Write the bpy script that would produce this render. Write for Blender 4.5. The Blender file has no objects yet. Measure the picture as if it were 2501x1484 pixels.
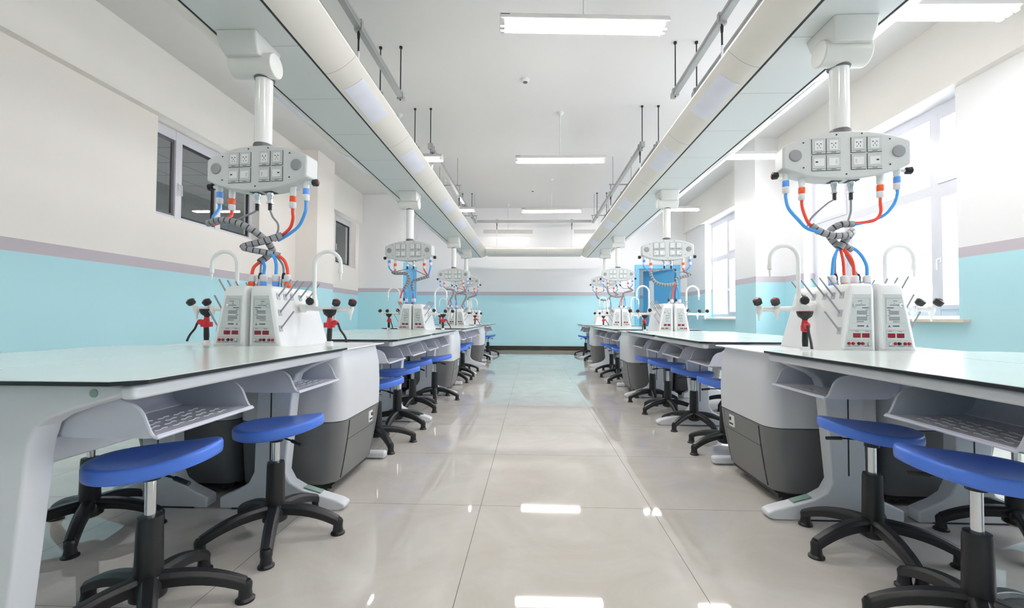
import bpy, bmesh, math, random
from mathutils import Vector, Matrix, Euler
C = bpy.context.scene
COL = C.collection
PI = math.pi
random.seed(4)

# ------------------------------------------------------------------ camera
FPX = 1100.0
YAW, PITCH, ROLL = math.radians(2.1), math.radians(1.4), 0.005
EYE = 0.89
fw = Vector((-math.sin(YAW) * math.cos(PITCH), math.cos(YAW) * math.cos(PITCH), math.sin(PITCH)))
rt = Vector((math.cos(YAW), math.sin(YAW), 0))
up = rt.cross(fw)
r2 = rt * math.cos(ROLL) + up * math.sin(ROLL)
u2 = -rt * math.sin(ROLL) + up * math.cos(ROLL)
cam = bpy.data.objects.new('camera', bpy.data.cameras.new('camera'))
COL.objects.link(cam)
M = Matrix((r2, u2, -fw)).transposed().to_4x4()
M.translation = Vector((0, 0, EYE))
cam.matrix_world = M
cam.data.sensor_width = 36
cam.data.lens = 36 * FPX / 2501
cam.data.shift_x = -0.0037136
cam.data.shift_y = 0.0025650
cam.data.clip_start = 0.02
C.camera = cam

# ------------------------------------------------------------------ world, daylight, exposure
W = bpy.data.worlds.new('world'); C.world = W; W.use_nodes = True
bg = W.node_tree.nodes['Background']
bg.inputs['Color'].default_value = (0.88, 0.93, 1.0, 1)
bg.inputs['Strength'].default_value = 4.3
C.view_settings.view_transform = 'Standard'
C.view_settings.look = 'None'
C.view_settings.gamma = 1
C.view_settings.exposure = 0.93
C.view_settings.use_curve_mapping = False
try:
    C.cycles.use_denoising = True
    C.cycles.max_bounces = 10
    C.cycles.diffuse_bounces = 6
    C.cycles.caustics_reflective = False
    C.cycles.caustics_refractive = False
    C.cycles.sample_clamp_indirect = 6
except Exception:
    pass

def portal(y0, y1, z0, z1, x):
    l = bpy.data.lights.new('daylight_portal', 'AREA'); l.shape = 'RECTANGLE'
    l.size = y1 - y0; l.size_y = z1 - z0
    l.cycles.is_portal = True
    o = bpy.data.objects.new('daylight_portal', l); COL.objects.link(o)
    o.location = (x, (y0 + y1) / 2, (z0 + z1) / 2)
    o.rotation_euler = Vector((-1, 0, 0)).to_track_quat('-Z', 'Y').to_euler()
    return o
WIN_R = [(0.9, 3.5), (4.59, 7.12), (9.40, 11.10)]
for y0, y1 in WIN_R:
    pl = portal(y0, y1, 0.93, 3.15, 4.62)
    # local axes: make size run along Y
    pl.rotation_euler = Euler((PI / 2, 0, PI / 2)); 
    # -Z of the lamp must face -X
    pl.rotation_euler = Matrix(((0, 0, 1), (1, 0, 0), (0, 1, 0))).to_euler()

# ------------------------------------------------------------------ materials
def node_mat(name):
    m = bpy.data.materials.new(name); m.use_nodes = True
    nt = m.node_tree
    return m, nt, nt.nodes['Principled BSDF']
def mat(name, col, rough=0.5, metal=0.0, spec=0.5, bump=0.0, bscale=200, coat=0.0, vary=0.03, emis=None, estr=0.0, trans=0.0, sss=0.0):
    m, nt, b = node_mat(name)
    b.inputs['Roughness'].default_value = rough
    b.inputs['Metallic'].default_value = metal
    b.inputs['Specular IOR Level'].default_value = spec
    b.inputs['Coat Weight'].default_value = coat
    b.inputs['Transmission Weight'].default_value = trans
    n = nt.nodes.new('ShaderNodeTexNoise'); n.inputs['Scale'].default_value = 6
    tc = nt.nodes.new('ShaderNodeTexCoord'); nt.links.new(tc.outputs['Object'], n.inputs['Vector'])
    r = nt.nodes.new('ShaderNodeMix'); r.data_type = 'RGBA'
    r.inputs['A'].default_value = (*[c * (1 - vary) for c in col], 1)
    r.inputs['B'].default_value = (*[min(1, c * (1 + vary)) for c in col], 1)
    nt.links.new(n.outputs['Fac'], r.inputs['Factor'])
    nt.links.new(r.outputs['Result'], b.inputs['Base Color'])
    if bump:
        n2 = nt.nodes.new('ShaderNodeTexNoise'); n2.inputs['Scale'].default_value = bscale
        nt.links.new(tc.outputs['Object'], n2.inputs['Vector'])
        bp = nt.nodes.new('ShaderNodeBump'); bp.inputs['Strength'].default_value = bump; bp.inputs['Distance'].default_value = 0.002
        nt.links.new(n2.outputs['Fac'], bp.inputs['Height']); nt.links.new(bp.outputs['Normal'], b.inputs['Normal'])
    if emis:
        b.inputs['Emission Color'].default_value = (*emis, 1)
        b.inputs['Emission Strength'].default_value = estr
    return m

def math_node(nt, op, a, b=None, c=None):
    n = nt.nodes.new('ShaderNodeMath'); n.operation = op
    for i, v in enumerate((a, b, c)):
        if v is None: continue
        if isinstance(v, (int, float)): n.inputs[i].default_value = v
        else: nt.links.new(v, n.inputs[i])
    return n.outputs[0]
def wall_mat(name, z0, z1, white=(0.83, 0.825, 0.835)):
    m, nt, b = node_mat(name)
    geo = nt.nodes.new('ShaderNodeNewGeometry'); sp = nt.nodes.new('ShaderNodeSeparateXYZ')
    nt.links.new(geo.outputs['Position'], sp.inputs[0])
    f1 = math_node(nt, 'GREATER_THAN', sp.outputs['Z'], z0)
    f2 = math_node(nt, 'GREATER_THAN', sp.outputs['Z'], z1)
    a = nt.nodes.new('ShaderNodeMix'); a.data_type = 'RGBA'
    a.inputs['A'].default_value = (0.47, 0.765, 0.84, 1); a.inputs['B'].default_value = (0.55, 0.50, 0.55, 1)
    nt.links.new(f1, a.inputs['Factor'])
    c = nt.nodes.new('ShaderNodeMix'); c.data_type = 'RGBA'
    nt.links.new(a.outputs['Result'], c.inputs['A']); c.inputs['B'].default_value = (*white, 1)
    nt.links.new(f2, c.inputs['Factor'])
    nt.links.new(c.outputs['Result'], b.inputs['Base Color'])
    b.inputs['Roughness'].default_value = 0.45
    b.inputs['Specular IOR Level'].default_value = 0.3
    n2 = nt.nodes.new('ShaderNodeTexNoise'); n2.inputs['Scale'].default_value = 3
    nt.links.new(geo.outputs['Position'], n2.inputs['Vector'])
    bp = nt.nodes.new('ShaderNodeBump'); bp.inputs['Strength'].default_value = 0.08; bp.inputs['Distance'].default_value = 0.02
    nt.links.new(n2.outputs['Fac'], bp.inputs['Height']); nt.links.new(bp.outputs['Normal'], b.inputs['Normal'])
    return m
def floor_mat():
    m, nt, b = node_mat('polished_floor_tile')
    geo = nt.nodes.new('ShaderNodeNewGeometry'); sp = nt.nodes.new('ShaderNodeSeparateXYZ')
    nt.links.new(geo.outputs['Position'], sp.inputs[0])
    def line(s, off, w):
        t = math_node(nt, 'SUBTRACT', s, off)
        t = math_node(nt, 'DIVIDE', t, 0.8)
        t = math_node(nt, 'FRACT', math_node(nt, 'ADD', t, 50.5))
        t = math_node(nt, 'SUBTRACT', t, 0.5)
        t = math_node(nt, 'ABSOLUTE', t)
        return math_node(nt, 'LESS_THAN', t, w / 0.8)
    g = math_node(nt, 'MAXIMUM', line(sp.outputs['X'], -0.24, 0.0012), line(sp.outputs['Y'], 2.15, 0.0012))
    n = nt.nodes.new('ShaderNodeTexNoise'); n.inputs['Scale'].default_value = 2.2; n.inputs['Detail'].default_value = 8
    n.inputs['Roughness'].default_value = 0.65; n.inputs['Distortion'].default_value = 1.2
    nt.links.new(geo.outputs['Position'], n.inputs['Vector'])
    cr = nt.nodes.new('ShaderNodeValToRGB')
    cr.color_ramp.elements[0].position = 0.3; cr.color_ramp.elements[0].color = (0.565, 0.525, 0.475, 1)
    cr.color_ramp.elements[1].position = 0.72; cr.color_ramp.elements[1].color = (0.675, 0.645, 0.60, 1)
    nt.links.new(n.outputs['Fac'], cr.inputs['Fac'])
    mx = nt.nodes.new('ShaderNodeMix'); mx.data_type = 'RGBA'
    nt.links.new(cr.outputs['Color'], mx.inputs['A']); mx.inputs['B'].default_value = (0.16, 0.14, 0.13, 1)
    nt.links.new(g, mx.inputs['Factor']); nt.links.new(mx.outputs['Result'], b.inputs['Base Color'])
    b.inputs['Roughness'].default_value = 0.035
    b.inputs['Specular IOR Level'].default_value = 0.5
    b.inputs['IOR'].default_value = 1.5
    return m
def marble_dark():
    m, nt, b = node_mat('dark_marble')
    n = nt.nodes.new('ShaderNodeTexNoise'); n.inputs['Scale'].default_value = 14; n.inputs['Detail'].default_value = 6
    cr = nt.nodes.new('ShaderNodeValToRGB')
    cr.color_ramp.elements[0].position = .4; cr.color_ramp.elements[0].color = (.02, .014, .01, 1)
    cr.color_ramp.elements[1].position = .8; cr.color_ramp.elements[1].color = (.13, .08, .05, 1)
    nt.links.new(n.outputs['Fac'], cr.inputs['Fac']); nt.links.new(cr.outputs['Color'], b.inputs['Base Color'])
    b.inputs['Roughness'].default_value = .15
    return m
def glass_mat(name, tint=(1, 1, 1), k=0.6):
    m = bpy.data.materials.new(name); m.use_nodes = True; nt = m.node_tree; nt.nodes.clear()
    o = nt.nodes.new('ShaderNodeOutputMaterial'); t = nt.nodes.new('ShaderNodeBsdfTransparent'); g = nt.nodes.new('ShaderNodeBsdfGlossy')
    t.inputs['Color'].default_value = (*tint, 1); g.inputs['Roughness'].default_value = 0.0
    lw = nt.nodes.new('ShaderNodeLayerWeight'); lw.inputs['Blend'].default_value = .5
    fr = math_node(nt, 'MULTIPLY_ADD', math_node(nt, 'POWER', lw.outputs['Facing'], 5.0), k, 0.03)
    mx = nt.nodes.new('ShaderNodeMixShader'); nt.links.new(fr, mx.inputs[0])
    nt.links.new(t.outputs[0], mx.inputs[1]); nt.links.new(g.outputs[0], mx.inputs[2]); nt.links.new(mx.outputs[0], o.inputs[0])
    return m
def seam_mat(name, col, step, off=0.0, rough=.4):
    m, nt, b = node_mat(name)
    tc = nt.nodes.new('ShaderNodeTexCoord'); sp = nt.nodes.new('ShaderNodeSeparateXYZ'); nt.links.new(tc.outputs['Object'], sp.inputs[0])
    t = math_node(nt, 'FRACT', math_node(nt, 'ADD', math_node(nt, 'DIVIDE', math_node(nt, 'SUBTRACT', sp.outputs['Y'], off), step), 20.5))
    t = math_node(nt, 'LESS_THAN', math_node(nt, 'ABSOLUTE', math_node(nt, 'SUBTRACT', t, 0.5)), 0.0016 / step)
    mx = nt.nodes.new('ShaderNodeMix'); mx.data_type = 'RGBA'
    mx.inputs['A'].default_value = (*col, 1); mx.inputs['B'].default_value = (*[c * .35 for c in col], 1)
    nt.links.new(t, mx.inputs['Factor']); nt.links.new(mx.outputs['Result'], b.inputs['Base Color'])
    b.inputs['Roughness'].default_value = rough
    return m
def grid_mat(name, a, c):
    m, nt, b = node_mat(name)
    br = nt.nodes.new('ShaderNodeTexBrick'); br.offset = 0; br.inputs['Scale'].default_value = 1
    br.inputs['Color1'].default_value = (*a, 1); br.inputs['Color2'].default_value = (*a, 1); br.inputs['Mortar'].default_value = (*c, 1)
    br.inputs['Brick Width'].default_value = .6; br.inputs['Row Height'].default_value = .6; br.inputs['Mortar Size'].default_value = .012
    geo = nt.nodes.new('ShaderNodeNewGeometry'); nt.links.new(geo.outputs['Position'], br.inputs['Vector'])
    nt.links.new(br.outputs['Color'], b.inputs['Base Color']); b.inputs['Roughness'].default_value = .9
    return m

m_wall = wall_mat('two_tone_wall_paint', 1.50, 1.60)
m_wall_l = wall_mat('two_tone_wall_paint_left', 1.42, 1.53, (0.88, 0.83, 0.79))
m_ceil = mat('ceiling_paint', (0.75, 0.735, 0.725), .9, spec=.2, vary=.01)
m_beam = mat('beam_paint', (0.86, 0.83, 0.79), .8, spec=.2, vary=.01)
m_floor = floor_mat()
m_skirt = marble_dark()
m_frame = mat('white_window_frame', (0.70, 0.70, 0.76), .3)
m_glass = glass_mat('clear_glass')
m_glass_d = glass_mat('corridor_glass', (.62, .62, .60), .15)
m_sill = mat('pale_stone_sill', (0.72, 0.62, 0.52), .4, vary=.08)
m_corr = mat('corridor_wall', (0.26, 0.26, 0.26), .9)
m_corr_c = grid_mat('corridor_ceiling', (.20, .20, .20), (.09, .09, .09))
m_doorblue = mat('blue_door_paint', (0.10, 0.40, 0.70), .3, vary=.02)
m_doorframe = mat('light_blue_door_frame', (0.20, 0.55, 0.80), .3, vary=.02)
m_mint = mat('mint_worktop', (0.72, 0.80, 0.765), .16, spec=.5, vary=.02)
m_black = mat('black_core_edge', (0.012, 0.012, 0.014), .35, vary=0)
m_white = mat('white_painted_steel', (0.76, 0.78, 0.82), .28, vary=.01)
m_tray = mat('lilac_white_moulding', (0.66, 0.67, 0.76), .32, vary=.01)
m_slit = mat('tray_slot_highlight', (0.85, 0.86, 0.9), .4)
m_deck = mat('white_deck', (0.82, 0.83, 0.85), .25, vary=.01)
m_cabw = mat('cabinet_light_grey', (0.71, 0.72, 0.755), .3, vary=.01)
m_cabd = mat('cabinet_dark_grey', (0.175, 0.175, 0.178), .42, vary=.02, bump=.1, bscale=400)
m_seam = mat('dark_seam', (0.03, 0.03, 0.035), .6)
m_cap = mat('sage_green_cap', (0.30, 0.45, 0.38), .5)
m_blue = mat('blue_seat_plastic', (0.085, 0.215, 0.78), .32, vary=.02, bump=.05, bscale=300)
m_chrome = mat('chrome', (0.75, 0.76, 0.78), .12, metal=1, vary=0)
m_blk = mat('black_plastic', (0.012, 0.012, 0.013), .38, vary=.1, bump=.15, bscale=500)
m_con = mat('console_white_abs', (0.78, 0.785, 0.79), .3, vary=.01)
m_panel = mat('control_panel_grey', (0.55, 0.57, 0.57), .35, vary=.01)
m_line = mat('panel_print', (0.10, 0.11, 0.12), .6)
m_hair = mat('panel_outline', (0.36, 0.38, 0.38), .5)
m_disp = mat('red_display', (0.20, 0.012, 0.02), .15, vary=0)
m_red = mat('red_plastic', (0.55, 0.02, 0.03), .3)
m_knobred = mat('dark_red_terminal', (0.33, 0.012, 0.02), .3)
m_peg = mat('grey_peg', (0.30, 0.31, 0.33), .4)
m_pegp = mat('grey_peg_plate', (0.48, 0.50, 0.52), .4)
m_pp = mat('white_faucet', (0.86, 0.87, 0.86), .22, vary=0)
m_head = mat('pendant_grey', (0.60, 0.62, 0.62), .35, vary=.01)
m_box = mat('pendant_mount_white', (0.74, 0.735, 0.71), .35, vary=.01)
m_pole = mat('white_pole', (0.84, 0.83, 0.82), .12, vary=0)
m_collar = mat('dark_grey_collar', (0.13, 0.13, 0.14), .4)
m_speak = mat('speaker_grille', (0.30, 0.30, 0.315), .6, bump=.4, bscale=900)
m_orange = mat('orange_coupling', (0.85, 0.10, 0.02), .3)
m_rhose = mat('red_hose', (0.80, 0.07, 0.035), .3)
m_bhose = mat('blue_hose', (0.06, 0.33, 0.80), .3)
m_bcoup = mat('blue_coupling', (0.12, 0.32, 0.85), .3)
m_ghose = mat('grey_cable', (0.25, 0.26, 0.28), .4)
m_wrap = mat('grey_spiral_wrap', (0.30, 0.30, 0.32), .42)
m_fit = mat('white_fitting', (0.76, 0.76, 0.78), .3)
m_duct_c = seam_mat('duct_centre_panel', (0.68, 0.70, 0.70), 0.62)
m_duct_s = seam_mat('duct_side_panel', (0.80, 0.755, 0.70), 1.24, .3)
m_duct_l = mat('duct_light_diffuser', (0.80, 0.80, 0.90), .35, vary=.08)
m_steel = mat('galvanised_rail', (0.42, 0.43, 0.43), .4, metal=.5, vary=.05)
m_lamp = mat('lamp_housing', (0.70, 0.68, 0.67), .4)
m_tube = mat('lit_tube', (1, 1, 1), .5, emis=(1.0, 0.955, 0.915), estr=31)
m_refl = mat('lamp_reflector', (0.9, 0.9, 0.9), .3)

# ------------------------------------------------------------------ mesh builder
class MB:
    def __init__(s): s.v = []; s.f = []; s.m = []
    def add(s, vs, fs, m=0):
        o = len(s.v); s.v += [tuple(v) for v in vs]
        s.f += [tuple(i + o for i in f) for f in fs]; s.m += [m] * len(fs); return s
    def box(s, x0, x1, y0, y1, z0, z1, m=0, rot=None, piv=None):
        vs = [Vector((x, y, z)) for z in (z0, z1) for y in (y0, y1) for x in (x0, x1)]
        if rot is not None:
            p = Vector(piv) if piv is not None else Vector(((x0 + x1) / 2, (y0 + y1) / 2, (z0 + z1) / 2))
            vs = [p + rot @ (v - p) for v in vs]
        return s.add(vs, [(0, 2, 3, 1), (4, 5, 7, 6), (0, 1, 5, 4), (2, 6, 7, 3), (0, 4, 6, 2), (1, 3, 7, 5)], m)
    def tube(s, pts, r, n=10, m=0, caps=True, rs=None):
        P = [Vector(p) for p in pts]
        T = []
        for i in range(len(P)):
            a = P[max(i - 1, 0)]; b = P[min(i + 1, len(P) - 1)]
            T.append((b - a).normalized())
        ref = Vector((0, 0, 1)) if abs(T[0].z) < .9 else Vector((1, 0, 0))
        nrm = T[0].cross(ref).normalized()
        vs = []
        for i, p in enumerate(P):
            nrm = (nrm - T[i] * nrm.dot(T[i])).normalized()
            bn = T[i].cross(nrm)
            rr = rs[i] if rs else r
            for k in range(n):
                a = 2 * PI * k / n
                vs.append(p + (nrm * math.cos(a) + bn * math.sin(a)) * rr)
        fs = []
        for i in range(len(P) - 1):
            for k in range(n):
                k2 = (k + 1) % n
                fs.append((i * n + k, i * n + k2, (i + 1) * n + k2, (i + 1) * n + k))
        if caps:
            fs.append(tuple(reversed(range(n)))); fs.append(tuple((len(P) - 1) * n + k for k in range(n)))
        return s.add(vs, fs, m)
    def cyl(s, a, b, r, r1=None, n=16, m=0):
        return s.tube([a, b], r, n, m, True, [r, r if r1 is None else r1])
    def lathe(s, prof, c=(0, 0, 0), n=24, m=0, axis=None):
        # prof: (radius, height) list, axis z by default
        q = Vector((0, 0, 1)).rotation_difference(Vector(axis).normalized()) if axis is not None else None
        vs = []; c = Vector(c)
        for r, h in prof:
            for k in range(n):
                a = 2 * PI * k / n
                v = Vector((r * math.cos(a), r * math.sin(a), h))
                if q: v = q @ v
                vs.append(c + v)
        fs = []
        for i in range(len(prof) - 1):
            for k in range(n):
                k2 = (k + 1) % n
                fs.append((i * n + k, i * n + k2, (i + 1) * n + k2, (i + 1) * n + k))
        fs.append(tuple(reversed(range(n)))); fs.append(tuple((len(prof) - 1) * n + k for k in range(n)))
        return s.add(vs, fs, m)
    def prism(s, poly, plane, a, b, m=0):
        # poly in the plane's two axes, extruded along the third from a to b
        def P(u, v, w):
            return {'xz': (u, w, v), 'yz': (w, u, v), 'xy': (u, v, w)}[plane]
        n = len(poly)
        vs = [P(u, v, a) for u, v in poly] + [P(u, v, b) for u, v in poly]
        fs = [tuple(range(n)), tuple(reversed(range(n, 2 * n)))]
        for i in range(n):
            j = (i + 1) % n
            fs.append((i, i + n, j + n, j))
        return s.add(vs, fs, m)
    def loft(s, secs, m=0, caps=True, closed=True):
        n = len(secs[0]); vs = [p for q in secs for p in q]; fs = []
        for i in range(len(secs) - 1):
            for k in range(n if closed else n - 1):
                k2 = (k + 1) % n
                fs.append((i * n + k, i * n + k2, (i + 1) * n + k2, (i + 1) * n + k))
        if caps:
            fs.append(tuple(reversed(range(n)))); fs.append(tuple((len(secs) - 1) * n + k for k in range(n)))
        return s.add(vs, fs, m)
    def build(s, name, mats, parent=None, bevel=0, seg=2, angle=35, loc=None, kind=None):
        if not isinstance(mats, (list, tuple)): mats = [mats]
        me = bpy.data.meshes.new(name); me.from_pydata(s.v, [], s.f)
        for mm in mats: me.materials.append(mm)
        for p, i in zip(me.polygons, s.m): p.material_index = i
        bm = bmesh.new(); bm.from_mesh(me); bmesh.ops.recalc_face_normals(bm, faces=bm.faces); bm.to_mesh(me); bm.free()
        for p in me.polygons: p.use_smooth = True
        me.set_sharp_from_angle(angle=math.radians(angle))
        o = bpy.data.objects.new(name, me); COL.objects.link(o)
        if parent: o.parent = parent
        if loc: o.location = loc
        if kind: o['kind'] = kind
        if bevel:
            b = o.modifiers.new('bevel', 'BEVEL'); b.width = bevel; b.segments = seg; b.limit_method = 'ANGLE'; b.angle_limit = math.radians(40)
            b.harden_normals = True
        return o
def rrect(cx, cy, hx, hy, r, z, n=5):
    pts = []
    for (sx, sy, a0) in ((1, 1, 0), (-1, 1, PI / 2), (-1, -1, PI), (1, -1, 1.5 * PI)):
        for k in range(n + 1):
            a = a0 + PI / 2 * k / n
            pts.append((cx + sx * (hx - r) + r * math.cos(a), cy + sy * (hy - r) + r * math.sin(a), z))
    return pts
def spline(pts, sub=8):
    P = [Vector(p) for p in pts]; out = []
    for i in range(len(P) - 1):
        p0 = P[i - 1] if i else P[0] * 2 - P[1]; p1 = P[i]; p2 = P[i + 1]; p3 = P[i + 2] if i + 2 < len(P) else P[-1] * 2 - P[-2]
        for k in range(sub):
            t = k / sub
            out.append(0.5 * ((2 * p1) + (-p0 + p2) * t + (2 * p0 - 5 * p1 + 4 * p2 - p3) * t * t + (-p0 + 3 * p1 - 3 * p2 + p3) * t ** 3))
    out.append(P[-1]); return out
def arc_pts(c, r, a0, a1, n, plane='xz'):
    out = []
    for k in range(n + 1):
        a = a0 + (a1 - a0) * k / n
        u, v = r * math.cos(a), r * math.sin(a)
        out.append(Vector(c) + (Vector((u, 0, v)) if plane == 'xz' else Vector((0, u, v)) if plane == 'yz' else Vector((u, v, 0))))
    return out
def tag(o, label, cat, group=None, kind=None):
    o['label'] = label; o['category'] = cat
    if group: o['group'] = group
    if kind: o['kind'] = kind
    return o
def thing(name, label, cat, loc=(0, 0, 0), rz=0, group=None):
    o = bpy.data.objects.new(name, None); COL.objects.link(o)
    o.empty_display_size = .1; o.location = loc; o.rotation_euler = (0, 0, rz)
    return tag(o, label, cat, group)
def dup(root, loc=None, rz=None, label=None, group=None):
    def cp(o, par):
        c = o.copy(); COL.objects.link(c)
        if par: c.parent = par
        for ch in kids.get(o.name, []): cp(ch, c)
        return c
    kids = {}
    for o in list(bpy.data.objects):
        if o.parent: kids.setdefault(o.parent.name, []).append(o)
    r = cp(root, None)
    if loc is not None: r.location = loc
    if rz is not None: r.rotation_euler = (0, 0, rz)
    if label: r['label'] = label
    if group: r['group'] = group
    return r
def frame4(mb, x0, x1, a, c, za, zb, t, tb=None, tt=None, m=0):
    # rectangular frame in the YZ plane from four boxes that do not overlap
    tb = t if tb is None else tb; tt = t if tt is None else tt
    mb.box(x0, x1, a, c, za, za + tb, m).box(x0, x1, a, c, zb - tt, zb, m)
    mb.box(x0, x1, a, a + t, za + tb, zb - tt, m).box(x0, x1, c - t, c, za + tb, zb - tt, m)
    return mb
def struct(mb, name, mats, bevel=0):
    return mb.build(name, mats, kind='structure', bevel=bevel)

# ------------------------------------------------------------------ room shell
XL, XR, Y0, Y1, ZC = -4.30, 4.20, -3.0, 12.40, 3.92
struct(MB().box(XL - .4, XR + .5, Y0, Y1 + .3, -.1, 0), 'floor', m_floor)
struct(MB().box(XL - .4, XR + .5, Y0, Y1 + .3, ZC, ZC + .12), 'ceiling', m_ceil)
b = MB()   # back wall with door opening
DX0, DX1, DZ = 2.84, 3.98, 2.30
b.box(XL, DX0, Y1, Y1 + .25, 0, ZC).box(DX1, XR + .5, Y1, Y1 + .25, 0, ZC).box(DX0, DX1, Y1, Y1 + .25, DZ, ZC)
struct(b, 'wall_back', m_wall)
struct(MB().box(XL - .4, XR + .5, Y0 - .2, Y0, 0, ZC), 'wall_front', m_wall)
# right wall with three windows
b = MB(); ys = [Y0]
WZ0, WZ1 = 0.90, 3.20
cur = Y0
for y0, y1 in WIN_R:
    b.box(XR, XR + .45, cur, y0, 0, ZC); b.box(XR, XR + .45, y0, y1, 0, WZ0); b.box(XR, XR + .45, y0, y1, WZ1, ZC); cur = y1
b.box(XR, XR + .45, cur, Y1, 0, ZC)
b.box(3.73, XR, 7.65, 8.42, 0, ZC)
struct(b, 'wall_right', m_wall)
struct(MB().box(XR - .09, XR, Y0, 7.65, WZ1, ZC).box(XR - .09, XR, 8.42, Y1, WZ1, ZC), 'trim_1', m_beam)
# left wall with two corridor windows and the entry block
b = MB(); cur = Y0
WIN_L = [(4.96, 6.90), (9.62, 10.76)]
LZ0, LZ1 = 2.06, 3.18
for y0, y1 in WIN_L:
    b.box(XL - .25, XL, cur, y0, 0, ZC); b.box(XL - .25, XL, y0, y1, 0, LZ0); b.box(XL - .25, XL, y0, y1, LZ1, ZC); cur = y1
b.box(XL - .25, XL, cur, 10.95, 0, ZC)
b.box(XL, -3.90, 7.98, 8.67, 0, ZC)
struct(b, 'wall_left', m_wall_l)
b = MB()
b.box(XL, -3.21, 10.95, 11.07, 0, ZC)
b.box(-3.33, -3.21, 11.07, 11.12, 0, ZC).box(-3.33, -3.21, 12.18, Y1, 0, ZC).box(-3.33, -3.21, 11.12, 12.18, 2.2, ZC)
struct(b, 'wall_entry', m_wall)
struct(MB().box(XL, XL + .09, Y0, 7.98, LZ1, ZC).box(XL, XL + .09, 8.67, 10.95, LZ1, ZC), 'trim_2', m_beam)
struct(MB().box(-3.20, DX0 - .02, Y1 - .02, Y1, 0, .115), 'baseboard_back', m_skirt)
struct(MB().box(XR - .02, XR, Y0, 7.65, 0, .11).box(XR - .02, XR, 8.42, Y1, 0, .11), 'baseboard_right', m_skirt)
struct(MB().box(XL, XL + .02, Y0, 7.98, 0, .11).box(XL, XL + .02, 8.67, 10.95, 0, .11), 'baseboard_left', m_skirt)

def window_r(n, y0, y1, mulls, sashes):
    X = XR + .17
    f = MB(); w = .055
    z0, z1 = WZ0 + .03, 3.12
    frame4(f, X, X + .07, y0, y1, z0, WZ1, w, .07, WZ1 - z1 + .04)
    for my in mulls: f.box(X - .002, X + .072, my - .05, my + .05, z0 + .001, z1 - .001)
    f.box(X - .004, X + .074, y0, y1, 2.24, 2.35)
    root = f.build('window_%d' % n, m_frame, kind='structure')
    edges = [y0 + w] + [v for my in mulls for v in (my - .05, my + .05)] + [y1 - w]
    for i in range(0, len(edges), 2):
        a, c = edges[i], edges[i + 1]
        for (za, zb) in ((z0 + .07, 2.24), (2.35, z1 - .04)):
            za += .001; zb -= .001
            if i // 2 in sashes:
                s = MB(); t = .045
                frame4(s, X - .015, X + .05, a, c, za, zb, t)
                s.build('sash', m_frame, root)
            MB().box(X + .03, X + .036, a, c, za, zb).build('pane', m_glass, root)
    if sashes:
        k = sashes[0] * 2
        hy = edges[k + 1] - .02
        h = MB().box(X - .03, X - .012, hy - .012, hy + .012, 1.5, 1.56).tube([(X - .03, hy, 1.54), (X - .06, hy, 1.53), (X - .06, hy, 1.42)], .008, 8)
        h.build('handle', m_frame, root)
    sl = MB().box(XR - .07, XR + .17, y0 - .12, y1 + .12, WZ0 - .035, WZ0 - .002)
    sl.build('window_sill', m_sill, root, bevel=.004)
window_r(1, *WIN_R[0], [1.45, 2.95], [0, 2])
window_r(2, *WIN_R[1], [5.03, 6.34], [0, 2])
window_r(3, *WIN_R[2], [10.20], [0])

def window_l(n, y0, y1, parts):
    X = XL - .12
    f = MB(); w = .06
    frame4(f, X - .06, X, y0, y1, LZ0, LZ1, w, w, .12)
    for my in parts: f.box(X - .062, X + .005, my - .05, my + .05, LZ0 + .001, LZ1 - .001)
    root = f.build('window_%d' % n, m_frame, kind='structure')
    ed = [y0 + w] + [v for my in parts for v in (my - .05, my + .05)] + [y1 - w]
    for i in range(0, len(ed), 2):
        a, c = ed[i], ed[i + 1]
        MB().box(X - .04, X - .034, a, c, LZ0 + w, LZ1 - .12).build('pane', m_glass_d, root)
        s = MB(); t = .028; za, zb = LZ0 + w, LZ1 - .12
        s.box(X - .045, X - .02, a, c, za, za + t).box(X - .045, X - .02, a, c, zb - t, zb).box(X - .045, X - .02, c - t, c, za + t, zb - t)
        s.build('gasket', m_seam if i else m_collar, root)
    for my in parts[:2]:
        h = MB().box(X, X + .015, my - .014, my + .014, 2.46, 2.54).tube([(X + .01, my, 2.52), (X + .045, my, 2.51), (X + .05, my, 2.38)], .010, 8)
        h.build('handle', m_frame, root)
window_l(4, *WIN_L[0], [5.42, 6.13])
window_l(5, *WIN_L[1], [9.86])
# corridor beyond the left windows
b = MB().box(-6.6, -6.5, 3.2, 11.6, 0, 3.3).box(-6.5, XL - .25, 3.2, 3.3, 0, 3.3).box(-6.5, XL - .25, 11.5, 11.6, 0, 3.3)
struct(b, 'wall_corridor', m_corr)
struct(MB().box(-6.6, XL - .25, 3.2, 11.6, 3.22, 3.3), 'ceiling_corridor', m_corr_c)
for yy in (9.6,):
    t = thing('corridor_light', 'lit strip lamp on the corridor ceiling beyond the left windows', 'light', (-5.6, yy, 3.20))
    MB().box(-.5, .5, -.04, .04, 0, .02).build('housing', m_lamp, t)
    MB().box(-.48, .48, -.03, .03, -.02, 0).build('tube', mat('corridor_tube', (1, 1, 1), emis=(1, .97, .93), estr=5), t)

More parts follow.
